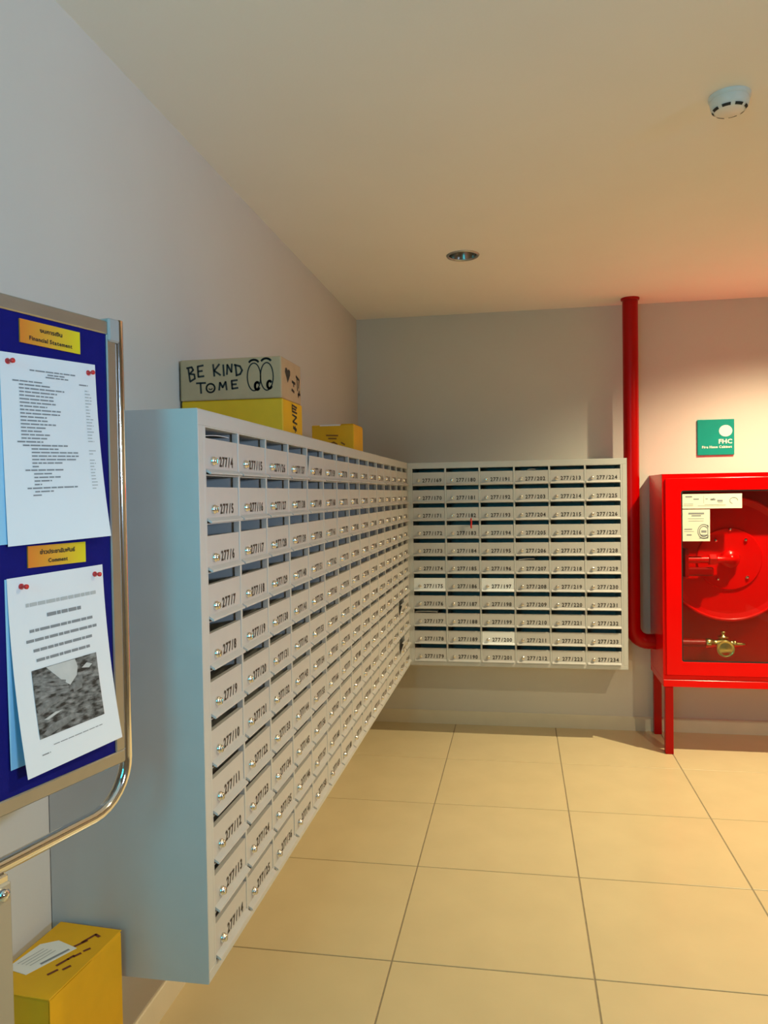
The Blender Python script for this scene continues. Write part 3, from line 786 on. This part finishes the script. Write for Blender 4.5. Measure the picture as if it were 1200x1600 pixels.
for (x0_, x1_, z_, h_) in ((0.890, 0.965, 1.296, 0.009), (0.905, 0.950, 1.284, 0.006), (0.885, 0.965, 1.268, 0.0018), (0.888, 0.965, 1.256, 0.0018), (0.868, 0.905, 1.212, 0.005), (0.866, 0.915, 1.200, 0.0016), (0.880, 0.902, 1.182, 0.006)):
    stroke(m, [(x0_, z_), (x1_, z_)], sx, h_)
# little drawing of a hose reel
for rr in (0.030, 0.022):
    stroke(m, arc(0.965, 1.200, rr, rr * 1.25, 40, 320, 20), sx, 0.004)
stroke(m, [(0.942, 1.165), (0.985, 1.165), (0.985, 1.235)], sx, 0.004); stroke(m, [(0.955, 1.20), (0.975, 1.20)], sx, 0.012); stroke(m, [(0.950, 1.180), (0.980, 1.180)], sx, 0.006)
link('sticker_print', m.flat('sticker_print'), 'ink_soft', st)
# base bar and legs
fobj('base_bar', MB().box(X0, X1, Y0 + 0.002, Y0 + 0.034, 0.366, 0.404, 0.002), 'red_enamel')
fobj('base_bar', MB().box(X0, X1, Y1 - 0.034, Y1 - 0.002, 0.366, 0.404, 0.002), 'red_enamel')
for x in (X0, X1 - 0.032):
    fobj('base_bar', MB().box(x, x + 0.032, Y0 + 0.035, Y1 - 0.035, 0.366, 0.404, 0.002), 'red_enamel')
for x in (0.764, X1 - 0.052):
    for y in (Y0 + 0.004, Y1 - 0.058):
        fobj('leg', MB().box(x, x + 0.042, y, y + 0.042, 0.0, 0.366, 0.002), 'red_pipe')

# hose reel inside the cabinet
rc = Vector((1.120, 4.45, 1.045))
t = thing('hose_reel', 'red hose reel with wound hose behind the glass of the cabinet', 'hose reel', tuple(rc))
Yax = (0, -1, 0)
obj('front_flange', MB().lathe([(0.045, 0.045), (0.10, 0.048), (0.165, 0.050), (0.170, 0.040), (0.300, 0.040), (0.325, 0.046), (0.335, 0.046), (0.338, 0.038), (0.330, 0.034), (0.045, 0.034)], (0, 0, 0), Yax, 56, smooth=False, cap=False), 'red_enamel', t)
obj('rim', MB().torus((0, -0.044, 0), Yax, 0.333, 0.009, 64, 8), 'red_enamel', t)
obj('rear_flange', MB().lathe([(0.045, -0.120), (0.338, -0.120), (0.338, -0.126), (0.045, -0.126)], (0, 0, 0), Yax, 56, smooth=False, cap=False), 'red_enamel', t)
obj('drum', MB().lathe([(0.11, -0.119), (0.11, 0.033)], (0, 0, 0), Yax, 32, cap=False), 'red_enamel', t)
for k in range(5):
    hs = MB().torus((0, 0.105 - k * 0.030, 0), Yax, 0.285, 0.0145, 48, 8)
    obj('hose_turn', hs, 'black_rubber', t)
hb = obj('hub', MB().lathe([(0.048, 0.034), (0.048, 0.075), (0.042, 0.082), (0.026, 0.084), (0.024, 0.105), (0.0, 0.108)], (0, 0, 0), Yax, 28), 'red_enamel', t)
obj('waterway_elbow', MB().tube([(0, -0.09, 0), (-0.02, -0.105, 0.0), (-0.06, -0.108, 0.0), (-0.23, -0.108, 0.0)], 0.019, 14), 'red_enamel', t)
obj('elbow_nut', MB().lathe([(0.028, -0.020), (0.030, -0.016), (0.030, 0.016), (0.028, 0.020)], (-0.10, -0.108, 0), (1, 0, 0), 6, smooth=False), 'red_enamel', t)
obj('swing_bracket', MB().box(-0.235, -0.095, -0.120, -0.098, -0.088, -0.040, 0.010), 'red_pipe', t)
obj('swing_bracket', MB().box(-0.245, -0.225, -0.130, 0.225, -0.095, 0.060, 0.004), 'red_pipe', t)
for (x, z) in ((0.004, 0.160), (0.083, 0.102), (0.045, 0.012), (-0.07, 0.10), (-0.06, -0.11), (0.09, -0.10)):
    obj('bolt', MB().lathe([(0.010, 0.045), (0.010, 0.056), (0.005, 0.060), (0.0, 0.061)], (x, 0, z), Yax, 6, smooth=False), 'chrome', t)

# brass stop valve on its feed pipe, bottom of the cabinet
t = thing('brass_valve', 'brass hose valve with round handwheel at the bottom of the red cabinet', 'valve', (1.09, 4.42, 0.58))
obj('feed_pipe', MB().tube([(-0.331, 0, 0), (-0.09, 0, 0)], 0.020, 16), 'red_pipe', t)
m = MB().lathe([(0.024, -0.092), (0.028, -0.088), (0.028, -0.062), (0.022, -0.055), (0.020, -0.035), (0.030, -0.012), (0.030, 0.016), (0.018, 0.034), (0.016, 0.05), (0.020, 0.054), (0.020, 0.066), (0.012, 0.070)], (0, 0, 0), (1, 0, 0), 18)
obj('valve_body', m, 'brass', t)
obj('bonnet', MB().lathe([(0.019, 0.015), (0.021, 0.030), (0.030, 0.034), (0.030, 0.040), (0.012, 0.044), (0.010, 0.058), (0.016, 0.060), (0.016, 0.066), (0.0, 0.067)], (0, 0, 0), (0, 0, 1), 18), 'brass', t)
obj('nozzle', MB().lathe([(0.013, 0.066), (0.010, 0.095), (0.008, 0.112), (0.0, 0.118)], (0, 0, -0.004), (1, 0, 0), 14), 'brass', t)
m = MB().lathe([(0.0, 0.060), (0.030, 0.058), (0.041, 0.054), (0.045, 0.060), (0.047, 0.054), (0.045, 0.046), (0.036, 0.048), (0.0, 0.050)], (0, 0, -0.020), (0, -1, 0), 28, cap=False)
hw = obj('handwheel', m, 'brass', t)
obj('wheel_nut', MB().lathe([(0.008, 0.058), (0.008, 0.066), (0.0, 0.067)], (0, 0, -0.020), (0, -1, 0), 6, smooth=False), 'brass', hw)
obj('stem', MB().lathe([(0.008, 0.020), (0.008, 0.052)], (0, 0, -0.020), (0, -1, 0), 10), 'brass', t)
